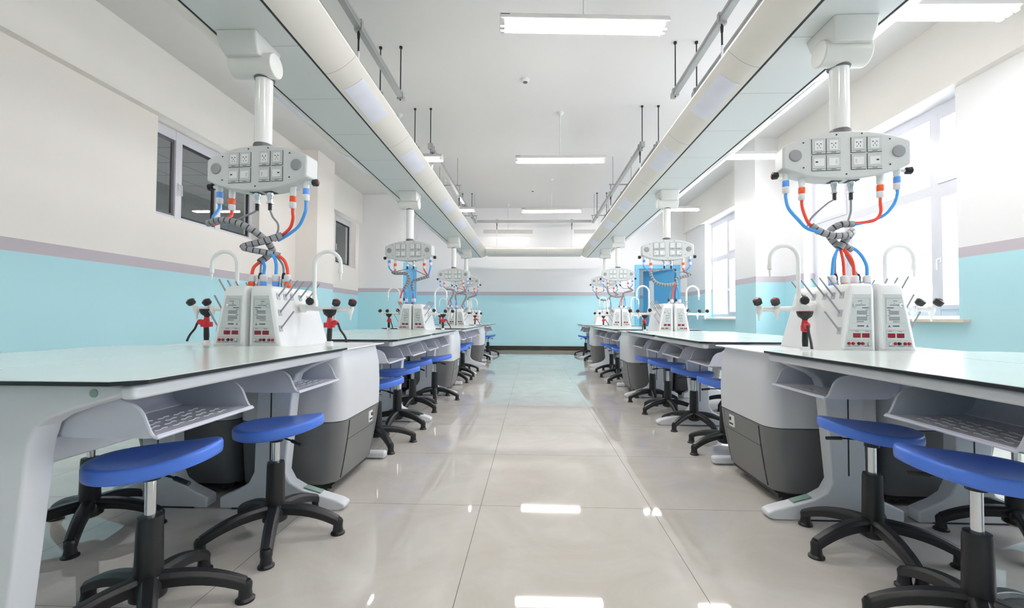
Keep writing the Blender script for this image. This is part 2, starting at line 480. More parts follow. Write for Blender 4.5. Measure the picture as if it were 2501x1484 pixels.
# doors
f = MB()
f.box(DX0 - .04, DX0 + .07, Y1 - .03, Y1 + .12, 0, DZ - .06).box(DX1 - .07, DX1 + .04, Y1 - .03, Y1 + .12, 0, DZ - .06).box(DX0 - .04, DX1 + .04, Y1 - .03, Y1 + .12, DZ - .06, DZ + .05)
d1 = f.build('door_1', m_doorframe, kind='structure', bevel=.006)
leaf = MB().box(-.90, 0, -.02, .02, .01, DZ - .07)
lf = leaf.build('door_leaf', m_doorblue, d1, bevel=.004); lf.location = (DX1 - .09, Y1 + .06, 0); lf.rotation_euler = (0, 0, math.radians(-38))
MB().box(-.72, -.58, -.024, .024, .75, 1.95).build('window_strip', m_refl, lf)
MB().tube([(-.84, -.02, 1.0), (-.84, -.06, 1.0), (-.72, -.06, 1.0)], .011, 8).build('handle', m_chrome, lf)
struct(MB().box(DX0 - .9, DX1 + .9, 14.2, 14.3, 0, 3).box(DX0 - .95, DX0 - .9, Y1 + .3, 14.2, 0, 3).box(DX1 + .9, DX1 + .95, Y1 + .3, 14.2, 0, 3).box(DX0 - .9, DX1 + .9, Y1 + .26, 14.3, 3, 3.1), 'wall_lobby', m_wall)
struct(MB().box(DX0 - .9, DX1 + .9, Y1 + .3, 14.3, -.1, 0), 'floor_lobby', m_floor)
f = MB().box(-3.22, -3.17, 11.06, 11.14, 0, 2.18).box(-3.22, -3.17, 12.16, 12.24, 0, 2.18).box(-3.22, -3.17, 11.06, 12.24, 2.18, 2.26)
d2 = f.build('door_2', m_doorframe, kind='structure', bevel=.005)
MB().box(-3.26, -3.22, 11.14, 12.16, .01, 2.18).build('door_leaf', m_doorblue, d2, bevel=.004)
MB().tube([(-3.22, 12.05, 1.0), (-3.17, 12.05, 1.0), (-3.17, 11.93, 1.0)], .011, 8).build('handle', m_chrome, d2)

# ------------------------------------------------------------------ overhead ducts
def duct_section(h=1):
    side = [(.211, 0), (.25, .008), (.29, .024), (.33, .048), (.37, .080), (.402, .112)]
    return side
ZD = 2.43
def make_duct(label, cx, y0, y1, lights):
    t = thing('overhead_duct', label, 'duct', (cx, 0, ZD), 0)
    MB().box(-.193, .193, y0, y1, 0, .02).build('centre_panel', m_duct_c, t)
    for s in (-1, 1):
        side = [(s * u, z) for u, z in duct_section()]
        sub = [p for p in spline([(u, 0, z) for u, z in side], 4)]
        outer = [(p.x, p.z) for p in sub]
        poly = outer + [(s * .398, .130), (s * .30, .165), (s * .205, .168)]
        MB().prism(poly, 'xz', y0, y1).build('side_panel', m_duct_s, t, angle=20)
        MB().box(min(s * .19, s * .214), max(s * .19, s * .214), y0, y1, .004, .02).build('slot', m_seam, t)
        for (a, c) in lights:
            # slightly proud curved diffuser following the side
            sub2 = [p for p in sub if .238 < abs(p.x) < .372]
            off = []
            for p in sub2:
                off.append((p.x + s * .003, p.z - .003))
            pl = off + [(p.x, p.z + .002) for p in reversed(sub2)]
            MB().prism(pl, 'xz', a, c).build('light_diffuser', m_duct_l, t)
    MB().box(-.21, .21, y0, y1, .02, .168).build('core', m_duct_c, t)
    for s in (-1, 1):
        for yy in (1.45, 3.7, 6.9, 8.9, 10.9):
            if yy < y1 - .1:
                MB().box(s * .12 - .02, s * .12 + .02, yy - .03, yy + .03, .166, .20).build('hanger_lug', m_steel, t)
    return t
LTS = [(1.2, 1.75), (2.98, 3.52), (4.25, 4.80), (6.05, 6.60), (7.35, 7.90), (9.2, 9.75)]
make_duct('long white ceiling duct over the left row of lab tables', -1.53, -1.0, 11.55, LTS)
make_duct('long white ceiling duct over the right row of lab tables', 1.60, -1.0, 11.55, LTS)
t = thing('overhead_duct', 'short white cross duct joining the two long ducts at the far end', 'duct', (0.035, 11.15, ZD), -PI / 2)
HW = 1.165
MB().box(-.193, .193, -HW, HW, 0, .02).build('centre_panel', m_duct_c, t)
for s in (-1, 1):
    sub = spline([(s * u, 0, z) for u, z in duct_section()], 4)
    MB().prism([(p.x, p.z) for p in sub] + [(s * .398, .130), (s * .30, .165), (s * .205, .168)], 'xz', -HW, HW).build('side_panel', m_duct_s, t)
    MB().box(min(s * .19, s * .214), max(s * .19, s * .214), -HW, HW, .004, .02).build('slot', m_seam, t)

# ------------------------------------------------------------------ ceiling rails, rods, hangers
ZR = 3.36
def rail(label, x, y0, y1, rods, drops, cross=False):
    t = thing('strut_rail', label, 'rail', (0, 0, 0), 0, 'steel strut rails hanging from the ceiling')
    r = MB()
    if not cross:
        for zz in (0, 1):
            r.box(x - .026, x + .026, y0, y1, ZR - .03 + zz * .030, ZR - .001 + zz * .031)
        r.box(x - .029, x + .029, y0, y1, ZR - .002, ZR + .001)
    else:
        for zz in (0, 1):
            r.box(y0, y1, x - .026, x + .026, ZR - .03 + zz * .030, ZR - .001 + zz * .031)
        r.box(y0, y1, x - .029, x + .029, ZR - .002, ZR + .001)
    r.build('channel', m_steel, t)
    for q in rods:
        px, py = (q, x) if cross else (x, q)
        MB().cyl((px, py, ZR - .05), (px, py, ZC), .007, n=8).cyl((px, py, ZC - .02), (px, py, ZC), .018, n=12).build('threaded_rod', m_blk, t)
        MB().box(px - .034, px + .034, py - .02, py + .02, ZR - .038, ZR + .042).build('clamp', m_steel, t)
    for q in drops:
        px, py = (q, x) if cross else (x, q)
        MB().box(px - .033, px + .033, py - .02, py + .02, ZR - .045, ZR + .05).build('clamp', m_steel, t)
        MB().cyl((px, py, ZR - .03), (px, py, ZR - .22), .008, n=8).cyl((px, py, ZR - .06), (px, py, ZR - .11), .014, .011, n=8).build('threaded_rod', m_blk, t)
        MB().cyl((px, py, ZR - .22), (px, py, ZD + .165), .010, n=8).build('sleeve', m_fit, t)
    return t
for sx, cx, side in ((-1, -1.60, 'left'), (1, 1.67, 'right')):
    for dx, which in ((.115 * -sx, 'aisle-side'), (.115 * sx, 'wall-side')):
        rail('near steel strut rail above the %s duct, %s of the pair' % (side, which), cx + dx, -1.0, 5.02, [1.4, 4.93], [3.72 if which == 'aisle-side' else 2.4])
        rail('far steel strut rail above the %s duct, %s of the pair' % (side, which), cx + dx, 6.38, 11.62, [6.42, 10.9], [6.55, 9.0])
rail('steel strut rail running across the room above the cross duct', 11.5, -1.43, 1.50, [], [-.92, 1.0], cross=True)
for sx, cx, side in ((-1, -1.60, 'left'), (1, 1.67, 'right')):
    for yy, w in ((8.45, 'middle of the'), (11.0, 'far end of the')):
        t = thing('trapeze_bracket', 'small steel cross bracket on the rails, %s %s duct' % (w, side), 'bracket', (cx, yy, ZR), 0, 'cross brackets on the rails')
        MB().box(-.24, .24, -.015, .015, .024, .042).build('bar', m_steel, t)
        for q in (-.22, .20): MB().box(q, q + .02, -.012, .012, -.06, .024).build('lug', m_steel, t)
        for q in (-.17, .17): MB().tube([(q, 0, .042), (q, 0, ZC - ZR)], .006, 8).build('threaded_rod', m_steel, t)

# ------------------------------------------------------------------ ceiling lamps
def lamp(label, x, y, z, rz, lit=True):
    t = thing('ceiling_lamp', label, 'light', (x, y, z), rz, 'hanging strip lamps')
    MB().prism([(-.055, .055), (.055, .055), (.092, 0), (-.092, 0)], 'yz', -.66, .66).build('housing', m_lamp, t, bevel=.003)
    MB().box(-.655, .655, -.088, .088, -.004, 0).build('reflector', m_refl, t)
    for yy in (-.055, 0, .055):
        MB().cyl((-.62, yy, -.018), (.62, yy, -.018), .0128, n=12).build('tube', m_tube, t)
        for q in (-.655, .62): MB().box(q, q + .035, yy - .016, yy + .016, -.034, -.004).build('tube_holder', m_fit, t)
    MB().box(-.65, -.58, -.068, -.066, .035, .043).build('badge', m_line, t).rotation_euler = (0, 0, 0)
    MB().cyl((0, 0, .055), (0, 0, ZC - z), .009, n=8).lathe([(.05, ZC - z), (.045, ZC - z - .02), (.01, ZC - z - .05)], n=16).build('hanging_rod', m_fit, t)
    return t
lamp('lit strip lamp over the aisle, nearest the camera at the top of the view', .395, 3.5, 3.185, math.radians(3.2))
lamp('lit strip lamp over the aisle, second from the camera', .40, 6.6, 3.215, math.radians(.6))
lamp('lit strip lamp over the aisle, third from the camera', .41, 9.8, 3.225, math.radians(-.6))
lamp('lit strip lamp between the right duct and the windows, nearest the camera', 2.98, 3.5, 3.24, math.radians(1.5))
lamp('lit strip lamp between the right duct and the windows, second from the camera', 2.95, 6.6, 3.25, 0)
lamp('lit strip lamp between the right duct and the windows, third from the camera', 2.93, 9.8, 3.25, 0)
for xx, w in ((.40, 'over the aisle'), (2.95, 'beside the windows'), (-2.3, 'beside the left wall')):
    lamp('lit strip lamp %s, above and behind the view' % w, xx, .35, 3.22, 0)
lamp('lit strip lamp peeking past the left duct, the nearer of two', -2.0, 6.6, 3.25, 0)
lamp('lit strip lamp peeking past the left duct, the farther of two', -1.93, 9.8, 3.25, 0)
for x, lab, ry in ((-.66, 'grey-backed lamp facing the back wall, left one above the cross duct', 1.2), (1.76, 'grey-backed lamp facing the back wall, right one above the cross duct', 0)):
    t = thing('board_lamp', lab, 'light', (x, 12.0, 3.13), math.radians(ry), 'lamps facing the back wall')
    MB().prism([(-.05, 0), (-.03, .11), (.05, .12), (.06, .10), (-.02, .09), (-.035, 0)], 'yz', -.66, .66).build('housing', m_lamp, t)
    MB().cyl((-.62, .03, .055), (.62, .03, .055), .0128, n=12).build('tube', mat('board_tube', (1, 1, 1), emis=(1, .95, .90), estr=6), t)
    MB().cyl((0, 0, .11), (0, 0, ZC - 3.13), .009, n=8).lathe([(.05, ZC - 3.13), (.045, ZC - 3.15), (.01, ZC - 3.18)], n=16).build('hanging_rod', m_fit, t)
for x, y, w in ((-.10, 5.66, 'nearer'), (0.0, 10.6, 'farther')):
    t = thing('smoke_detector', 'small round white smoke detector on the ceiling, the %s one' % w, 'smoke detector', (x, y, ZC), 0, 'smoke detectors')
    MB().lathe([(.055, 0), (.055, -.012), (.045, -.02), (.045, -.03), (.02, -.045)]).build('base', m_fit, t)
    MB().lathe([(.034, -.03), (.034, -.036), (.018, -.05)]).build('sensor', m_collar, t)

# ------------------------------------------------------------------ lab tables
ZT = 0.742
HWD = 0.575      # half width of an island
def leg_poly(d=0.0):
    if d:
        return [(.03, 0), (.59, 0), (.618, .012), (.618, .030), (.59, .044), (.37, .085), (.285, .11), (.248, .16),
                (.292, .585), (.305, .625), (.335, .645), (.40, .668), (.51, .70), (.545, .712), (.545, .729), (.03, .729)]
    # half frame in (u, z), u measured from the island centre to the aisle
    out = [(.03, 0), (.59, 0), (.618, .012), (.618, .030), (.59, .044), (.42, .092), (.36 - d, .125), (.335 - d, .17),
           (.372 - d, .585), (.385 - d, .62), (.42 - d * .7, .645), (.51, .682), (.545, .70), (.545, .727), (.03, .727), (.03, .66),
           (.16 - d * .5, .64), (.20 - d, .60), (.19 - d * .95, .17), (.165 - d * .9, .12), (.12 - d * .6, .09), (.03, .05)]
    return out
def bench(label, cx, y0, y1, splits, legs, trays, aisle, end_panel=False):
    # aisle: +1 when the aisle lies at +X of the island
    t = thing('lab_bench', label, 'lab table', (cx, 0, 0), 0, 'lab tables in two rows')
    bounds = [y0] + splits + [y1]
    for i in range(len(bounds) - 1):
        a, c = bounds[i] + (.006 if i else 0), bounds[i + 1] - (.006 if i < len(bounds) - 2 else 0)
        for s in (-1, 1):
            ch = .055
            w = HWD + .005
            poly = [(s * .004, a), (s * (w - ch), a), (s * w, a + ch * .8), (s * w, c - ch * .8), (s * (w - ch), c), (s * .004, c)]
            MB().prism(poly, 'xy', ZT - .011, ZT - .0015, 0).prism(poly, 'xy', ZT - .0015, ZT, 1).build('worktop', [m_black, m_mint], t)
    for s in (-1, 1):
        MB().box(min(s * (HWD - .055), s * (HWD - .015)), max(s * (HWD - .055), s * (HWD - .015)), y0 + .03, y1 - .04, ZT - .048, ZT - .012).build('edge_rail', m_white, t, bevel=.012, seg=3)
    for i in (y0 + .10, y1 - .10):
        MB().box(-(HWD - .055), HWD - .055, i, i + .04, ZT - .05, ZT - .012).build('cross_rail', m_white, t, bevel=.005)
    MB().box(-.02, .02, y0 + .06, y1 - .06, .44, .52).build('stretcher', m_white, t, bevel=.008)
    for ly in legs:
        for s in (-1, 1):
            th = .035
            d = .145 if (end_panel and ly == legs[0]) else 0.0
            P = [(s * u, z) for u, z in leg_poly(d)]
            lg = MB().prism(P, 'xz', ly - th, ly + th).build('leg', m_white, t, bevel=.016, seg=3)
            # recessed panel line and its slot
            MB().box(min(s * (.265 - d), s * (.271 - d)), max(s * (.265 - d), s * (.271 - d)), ly - th - .001, ly - th + .002, .20, .60).build('slot', m_seam, lg)
            MB().box(min(s * .09, s * .44), max(s * .09, s * .44), ly - th - .0015, ly + th + .0015, 0.0, .006).build('foot_gap', m_seam, lg)
            MB().prism([(s * .42, .097), (s * .50, .074), (s * .50, .0765), (s * .42, .0995)], 'xz', ly - .018, ly + .018).build('foot_pad', m_cap, lg)
            MB().cyl((s * .14, ly - th - .002, .705), (s * .14, ly - th + .002, .705), .010, n=16).cyl((s * .45, ly - th - .002, .708), (s * .45, ly - th + .002, .708), .010, n=16).build('screw_cap', m_cap, lg)
    # book trays on the aisle side
    E = HWD
    for (a, c) in trays:
        s = aisle
        scurve = [(E - .156, .726), (E - .154, .70), (E - .135, .676), (E - .100, .664), (E - .078, .645), (E - .064, .615), (E - .052, .592), (E - .038, .584)]
        sc = [(p.x, p.z) for p in spline([(u, 0, z) for u, z in scurve], 4)]
        rear = [(E - .07, .583), (E - .25, .583), (E - .29, .592), (E - .318, .625), (E - .325, .726)]
        prof = [(E - .038, .586)] + rear
        pr = [(p.x, p.z) for p in spline([(u, 0, z) for u, z in prof], 4)]
        tr = MB()
        th = .006
        # bottom and rear skin
        outer = [(s * u, z) for u, z in pr]
        inner = [(s * (u + (.004 if u < E - .28 else 0)), z + .006) for u, z in pr[:-1]] + [(s * (pr[-1][0] + .006), pr[-1][1])]
        tr.prism(outer + inner[::-1], 'xz', a + th * .5, c - th * .5, 0)
        side = [(s * u, z) for u, z in (sc + pr[1:])]
        for yy in (a, c - th):
            tr.prism(side, 'xz', yy, yy + th, 0)
        # curled white edge following the opening
        edge = [(s * u, a + th / 2, z) for u, z in sc] + [(s * (E - .036), a + .02, .585), (s * (E - .036), c - .02, .585)] + [(s * u, c - th / 2, z) for u, z in sc[::-1]]
        tr.tube(edge, .0045, 6, 0)
        # wavy slots in the floor of the tray
        nrow = 4; ncol = 5
        for r in range(nrow):
            for k in range(ncol):
                yy = a + .05 + (c - a - .1) * (k + .25 * (r % 2)) / ncol
                xx = E - .085 - .035 * r
                pts = [(s * (xx + .005 * math.sin(q / 6 * 2 * PI)), yy + .042 * q / 6, .5895) for q in range(7)]
                tr.tube(pts, .0011, 4, 1)
        tr.build('book_tray', [m_tray, m_slit], t)
    # apron sheet between the trays
    s = aisle
    MB().box(min(s * (E - .33), s * (E - .325)), max(s * (E - .33), s * (E - .325)), y0 + (.22 if end_panel else .05), y1 - .05, .60, ZT - .05).build('apron', m_tray, t)
    return t
S = 3.1
CL, CR = -1.475, 1.665
A_TR = [(1.10, 1.492), (1.787, 2.165)]
def island_tables(cx, side, aisle):
    nm = {0: 'nearest the camera', 1: 'second from the camera', 2: 'third from the camera', 3: 'at the far end by the back wall'}
    lab = 'mint-topped lab table in the %s row, %s'
    bench(lab % (side, nm[0]), cx, .98, 2.20, [], [1.058, 2.09], A_TR, aisle, True)
    for k in (1, 2):
        o = (k - 1) * S
        tr = [(2.945 + o, 3.315 + o), (3.53 + o, 3.96 + o), (4.09 + o, 4.50 + o), (4.66 + o, 5.10 + o)]
        bench(lab % (side, nm[k]), cx, 2.93 + o, 5.30 + o, [4.08 + o], [3.85 + o, 5.16 + o], tr, aisle)
    bench(lab % (side, nm[3]), cx, 9.13, 11.05, [10.05], [9.95, 10.9], [(9.2, 9.5), (9.7, 10.1), (10.3, 10.7)], aisle)
island_tables(CL, 'left', 1)
island_tables(CR, 'right', -1)

# ------------------------------------------------------------------ cabinets under the consoles
CABW = .545
def make_cabinet(label, s):
    # local: x from 0 (island centre) to s*CABW, y from 0 to .56
    t = thing('equipment_cabinet', label, 'cabinet', (0, 0, 0), 0, 'two-tone cabinets between the tables')
    def sec(z, u, y0, y1, r=.075):
        cx = s * (u + .01) / 2; hx = (u - .01) / 2
        return rrect(cx, (y0 + y1) / 2, hx, (y1 - y0) / 2, r, z, 6)
    low = [(.045, .475, .045, .56), (.06, .495, .03, .575), (.15, .512, .018, .585), (.28, .532, .006, .595), (.368, .541, 0, .60)]
    upp = [(.372, .5415, 0, .60), (.50, .545, 0, .60), (.62, .54, .003, .597), (.70, .525, .008, .592), (.722, .52, .012, .588)]
    MB().loft([sec(z, u, a, c, .06 if z < .05 else .075) for z, u, a, c in low]).build('lower_body', m_cabd, t)
    MB().loft([sec(z, u, a, c) for z, u, a, c in upp]).build('upper_body', m_cabw, t)
    MB().loft([sec(z, u, a + .006, c - .006, .07) for z, u, a, c in ((.366, .535, 0, .60), (.374, .535, 0, .60))]).build('joint_band', m_seam, t)
    MB().box(min(s * .012, s * .55), max(s * .012, s * .55), -.005, .605, .722, .730).build('deck', m_deck, t, bevel=.004)
    # door on the aisle face, following its bulge
    def face(z):
        for i in range(len(low) - 1):
            if low[i][0] <= z <= low[i + 1][0]:
                q = (z - low[i][0]) / (low[i + 1][0] - low[i][0]); return low[i][1] + q * (low[i + 1][1] - low[i][1])
        return low[-1][1]
    d = MB(); secs = []
    for z in (.07, .10, .16, .22, .28, .32, .362):
        u = face(z)
        secs.append([(s * (u - .004), .10, z), (s * (u + .003), .10, z), (s * (u + .003), .50, z), (s * (u - .004), .50, z)])
    d.loft(secs)
    door = d.build('door', m_cabd, t)
    g = MB()
    for z0, z1, y0, y1 in ((.07, .362, .098, .1015), (.07, .362, .4985, .502), (.262, .2645, .10, .50)):
        u0, u1 = face(z0), face(z1)
        n = 6; ss = []
        for i in range(n + 1):
            z = z0 + (z1 - z0) * i / n; u = face(z)
            ss.append([(s * (u - .003), y0, z), (s * (u + .0035), y0, z), (s * (u + .0035), y1, z), (s * (u - .003), y1, z)])
        g.loft(ss)
    g.build('seam', m_seam, door)
    u = face(.31)
    MB().box(min(s * (u - .002), s * (u + .009)), max(s * (u - .002), s * (u + .009)), .37, .43, .285, .350).build('lock_plate', m_fit, door, bevel=.003)
    MB().cyl((s * (u + .006), .412, .328), (s * (u + .012), .412, .328), .010).box(min(s * (u + .004), s * (u + .0095)), max(s * (u + .004), s * (u + .0095)), .378, .422, .297, .307).build('keyhole', m_blk, door)
    MB().box(min(s * .02, s * .48), max(s * .02, s * .48), .04, .52, .035, .05).build('plinth', m_blk, t)
    for yy in (.10, .46):
        for uu in (.10, .43):
            MB().cyl((s * uu - .01, yy, .022), (s * uu + .01, yy, .022), .022, n=14).box(s * uu - .006, s * uu + .006, yy - .012, yy + .012, .03, .045).build('caster', m_collar, t)
    # rounded foot of the frame showing behind
    MB().box(min(s * .05, s * .56), max(s * .05, s * .56), .612, .668, .003, .05).build('rear_foot', m_white, t, bevel=.018, seg=3)
    return t
CABY = 2.19
words = {0: 'nearest the camera', 1: 'second from the camera', 2: 'third from the camera'}
for cx, side, ais in ((CL, 'left', 1), (CR, 'right', -1)):
    for s in (1, -1):
        where = 'aisle side' if s == ais else 'wall side'
        first = None
        for k in range(3):
            lab = 'two-tone grey cabinet in the %s row, %s, %s' % (side, words[k], where)
            if first is None:
                first = make_cabinet(lab, s); first.location = (cx, CABY, 0)
            else:
                dup(first, (cx, CABY + k * S, 0), 0, lab)

# ------------------------------------------------------------------ consoles
def make_console(label, s):
    # one half of a pair; inner face at x = .008*s, front at y=0, depth .52, z=0 on the deck
    t = thing('lab_console', label, 'console', (0, 0, 0), 0, 'sloped power consoles in pairs')
    H = .315
    def sec(z, u, y0, y1, r):
        cx = s * (u + .010) / 2; hx = (u - .010) / 2
        return rrect(cx, (y0 + y1) / 2, hx, (y1 - y0) / 2, r, z, 4)
    secs = [sec(0, .180, 0, .52, .014), sec(.285, .126, .006, .46, .014), sec(.305, .120, .012, .452, .016), sec(H, .108, .026, .44, .018)]
    MB().loft(secs).build('housing', m_con, t)
    # face x limits at height z
    def ux(z): return .180 + (.126 - .180) * z / .285
    yf = lambda z: .006 * z / .285
    def quad(z0, z1, fa, fb, off, th, m=None):
        # fa, fb: offset from inner edge / from sloped outer edge
        pts = []
        for z in (z0, z1):
            a, c = s * (.010 + fa), s * (ux(z) - fb)
            y = yf(z)
            pts.append([(a, y - off, z), (c, y - off, z), (c, y - off + th, z), (a, y - off + th, z)])
        return pts
    MB().loft(quad(.018, .268, .016, .018, .0025, .004)).build('panel_rim', m_con, t)
    pn = MB().loft(quad(.022, .264, .019, .021, .0032, .003)).build('control_panel', m_panel, t)
    pr = MB()
    cxm = lambda z: (.010 + .019 + ux(z) - .021) / 2
    def dash(z, u0, u1, h=.0022):
        y = yf(z) - .0042
        pr.box(min(s * u0, s * u1), max(s * u0, s * u1), y, y + .001, z, z + h)
    c0 = cxm(.24)
    if True:
        L0 = .036
        for z, a, c in ((.233, .07, .09), (.214, .055, .095), (.221, .072, .078)):
            dash(z, a, c)
        rnd = random.Random(3)
        def words_line(z, a, c, h=.0026):
            u = a
            while u < c:
                w = rnd.uniform(.003, .006); dash(z, u, min(u + w, c), h); u += w + .0012
        words_line(.201, L0 + .006, L0 + .036, .004)
        words_line(.192, L0 + .008, L0 + .02)
        for z in (.186, .180, .174): words_line(z, L0 + .014, L0 + .060)
        words_line(.166, L0 + .008, L0 + .02)
        for z in (.159, .153, .147): words_line(z, L0 + .014, L0 + .062)
        words_line(.139, L0 + .03, L0 + .062)
        words_line(.118, L0 + .030, L0 + .060, .006)
        # triangular maker's mark
        x0 = L0 + .014
        y = yf(.12) - .0042
        for (dz, w) in ((0, .0055), (.0025, .0042), (.005, .003), (.0075, .0016)):
            pr.box(min(s * (x0 - w), s * (x0 + w)), max(s * (x0 - w), s * (x0 + w)), y, y + .001, .116 + dz, .116 + dz + .0016)
        for z, a, c in ((.096, .045, .062), (.096, .09, .107), (.030, .045, .07), (.030, .09, .115), (.030, .13, .145)): dash(z, a, c, .0018)
    pr.build('printed_text', m_line, pn)
    fr = MB()
    for z0, z1, w in ((.133, .246, .001), (.056, .102, .001)):
        a0, a1 = .036, ux(z0) - .030
        b1 = ux(z1) - .030
        y = yf(z0) - .0040
        for (u0, u1, za, zb) in ((a0, a1, z0, z0 + .0012), (a0, b1, z1, z1 + .0012), (a0, a0 + .0012, z0, z1)):
            fr.box(min(s * u0, s * u1), max(s * u0, s * u1), y, y + .001, za, zb)
    fr.build('printed_frame', m_hair, pn)
    for u0 in (.042, .083):
        MB().box(min(s * u0, s * (u0 + .033)), max(s * u0, s * (u0 + .033)), -.0035, .001, .068, .088).build('display', m_disp, t, bevel=.001)
    for i, (u, mm) in enumerate(((.048, m_chrome), (.074, m_knobred), (.092, m_blk), (.118, m_knobred), (.137, m_knobred))):
        MB().lathe([(.0072, 0), (.0072, .004), (.0058, .006), (.0055, .009), (.0035, .0095)], (s * u, -.001, .042), 14, axis=(0, -1, 0)).build('terminal' if i else 'control_knob', mm, t)
    MB().lathe([(.009, 0), (.009, .003), (.004, .008)], (s * .105, .002, .215), 14, axis=(0, -1, 0)).build('lamp_button', m_chrome, t)
    # drying pegs on the sloped side
    def side_pt(y, z): return Vector((s * ux(z), y, z))
    for y, z in ((.05, .262), (.115, .262), (.18, .262), (.27, .262), (.36, .262), (.04, .178), (.025, .098)):
        p = side_pt(y, z)
        pegd = MB(); R = Matrix.Rotation(s * math.atan2(.054, .285), 3, 'Y').inverted()
        pegd.box(p.x - .003, p.x + .003, p.y - .014, p.y + .014, p.z - .016, p.z + .016, 0, rot=Matrix.Rotation(-s * .187, 3, 'Y'))
        e = p + Vector((s * .060, .012, .088))
        pegd.tube([p, e], .0042, 8, 1)
        pegd.build('drying_peg', [m_pegp, m_peg], t)
    # gooseneck tap
    gx = .222; gy = .25
    f = MB()
    f.tube([(s * .14, gy, .215), (s * gx, gy, .215)], .016, 12)
    f.lathe([(.020, .195), (.020, .245), (.014, .26), (.012, .28)], (s * gx, gy, 0), 16)
    neck = [Vector((s * gx, gy, .27)), Vector((s * gx, gy, .44))] + [Vector((s * (gx + .073 - .073 * math.cos(a)), gy, .45 + .073 * math.sin(a))) for a in [PI * k / 14 for k in range(0, 15)]] + [Vector((s * (gx + .146), gy, .42))]
    f.tube(neck, .0105, 12)
    f.lathe([(.0125, 0), (.0125, -.022), (.007, -.026), (.0045, -.062)], (s * (gx + .146), gy, .425), 12)
    fo = f.build('gooseneck_faucet', m_pp, t)
    MB().tube([(s * gx, gy, .235), (s * gx, gy - .045, .24)], .008, 8).build('stem', m_pp, fo)
    MB().lathe([(.012, 0), (.02, .006), (.022, .026), (.014, .032)], (s * (gx + .0), gy - .04, .24), 8, axis=(s * .2, -1, .1)).build('tap_knob', m_blk, fo)
    # horizontal arm with two outlets
    f = MB()
    f.tube([(s * .15, gy - .01, .205), (s * .44, gy - .02, .198)], .0125, 12)
    f.lathe([(.022, 0), (.024, .02), (.016, .03)], (s * .155, gy - .01, .205), 14, axis=(s, 0, 0))
    fo = f.build('outlet_arm', m_pp, t)
    for u in (.345, .435):
        MB().lathe([(.016, .02), (.018, 0), (.012, -.018), (.006, -.03), (.004, -.055)], (s * u, gy - .02, .196), 12).tube([(s * u, gy - .02, .20), (s * (u + .012), gy - .035, .228)], .009, 8).build('nozzle', m_pp, fo)
        MB().lathe([(.012, 0), (.021, .006), (.023, .028), (.015, .034)], (s * (u + .010), gy - .033, .222), 8, axis=(s * .45, -.4, .8)).lathe([(.010, 0), (.010, .003)], (s * (u + .010) + s * .0155, gy - .033 - .0138, .222 + .0276), 8, axis=(s * .45, -.4, .8), m=1).build('tap_knob', [m_blk, m_knobred], fo)
    return t
cpos = {'left': (-1.435, 2.215), 'right': (1.652, 2.215)}
for side in ('left', 'right'):
    cx, cy = cpos[side]
    for s in (-1, 1):
        first = None
        hw = 'left half' if s < 0 else 'right half'
        for k in range(4):
            lab = 'white pegged console, %s of the pair %s in the %s row' % (hw, ['nearest the camera', 'second from the camera', 'third from the camera', 'at the far end'][k], side)
            z = .7305 if k < 3 else ZT
            y = cy + k * S if k < 3 else 10.2
            if first is None:
                first = make_console(lab, s); first.location = (cx, y, z)
                if side == 'right': first.scale = (1.02, 1, 1.06)
            elif k == 3:
                dup(first, (cx + .26, 10.2, ZT), PI / 2, lab)
            else:
                dup(first, (cx, y, z), 0, lab)

# ------------------------------------------------------------------ handheld eyewash guns standing in sockets
def make_gun(label, flip=1):
    t = thing('eyewash_gun', label, 'eyewash sprayer', (0, 0, 0), 0, 'handheld eyewash guns by the consoles')
    MB().lathe([(.020, 0), (.020, .024), (.015, .026)], n=18).build('holder', m_pp, t)
    MB().tube([(0, 0, .02), (0, 0, .05), (.002 * flip, 0, .10)], .013, 12, rs=[.012, .014, .013]).build('grip', m_blk, t)
    MB().tube([(.002 * flip, 0, .095), (.002 * flip, 0, .125), (0, 0, .155)], .015, 12, rs=[.014, .018, .012]).box(-.028, .028, -.012, .012, .100, .128).build('valve_body', m_red, t, bevel=.003)
    MB().lathe([(.010, .150), (.014, .160), (.030, .172), (.036, .190), (.036, .196), (.031, .196), (.026, .180), (.008, .172)], n=20).build('cup', m_blk, t)
    MB().lathe([(.037, .195), (.037, .199), (.030, .199), (.030, .195)], n=20).build('dust_cap', m_red if flip < 0 else m_blk, t)
    MB().tube(spline([(.02 * flip, 0, .128), (.045 * flip, 0, .125), (.06 * flip, 0, .09), (.085 * flip, 0, .055), (.10 * flip, 0, .02)], 5), .006, 8, rs=None).build('lever', m_blk, t)
    MB().lathe([(.014, -.01), (.016, 0), (.014, .01)], (.032 * flip, 0, .127), 12, axis=(0, 1, 0)).build('pivot', m_red, t)
    return t
g0 = make_gun('black and red eyewash gun right of the nearest left-row consoles', 1); g0.location = (-1.11, 2.43, .7305)
g1 = dup(g0, (-1.815, 2.45, .7305), math.radians(190), 'black and red eyewash gun left of the nearest left-row consoles')
g2 = make_gun('black eyewash gun with red rim beside the nearest right-row consoles', -1); g2.location = (1.33, 2.25, .7305); g2.rotation_euler = (0, 0, math.radians(75))
for k in (1, 2):
    w = ['', 'second', 'third'][k]
    dup(g1, (-1.775, 2.42 + S * k, .7305), math.radians(80), 'black and red eyewash gun left of the %s left-row console' % w)
    dup(g0, (-1.10, 2.42 + S * k, .7305), 0, 'black and red eyewash gun right of the %s left-row console, lever open' % w)
    dup(g2, (1.33, 2.28 + S * k, .7305), math.radians(60 if k == 1 else 170), 'black eyewash gun with red rim left of the %s right-row console' % w)

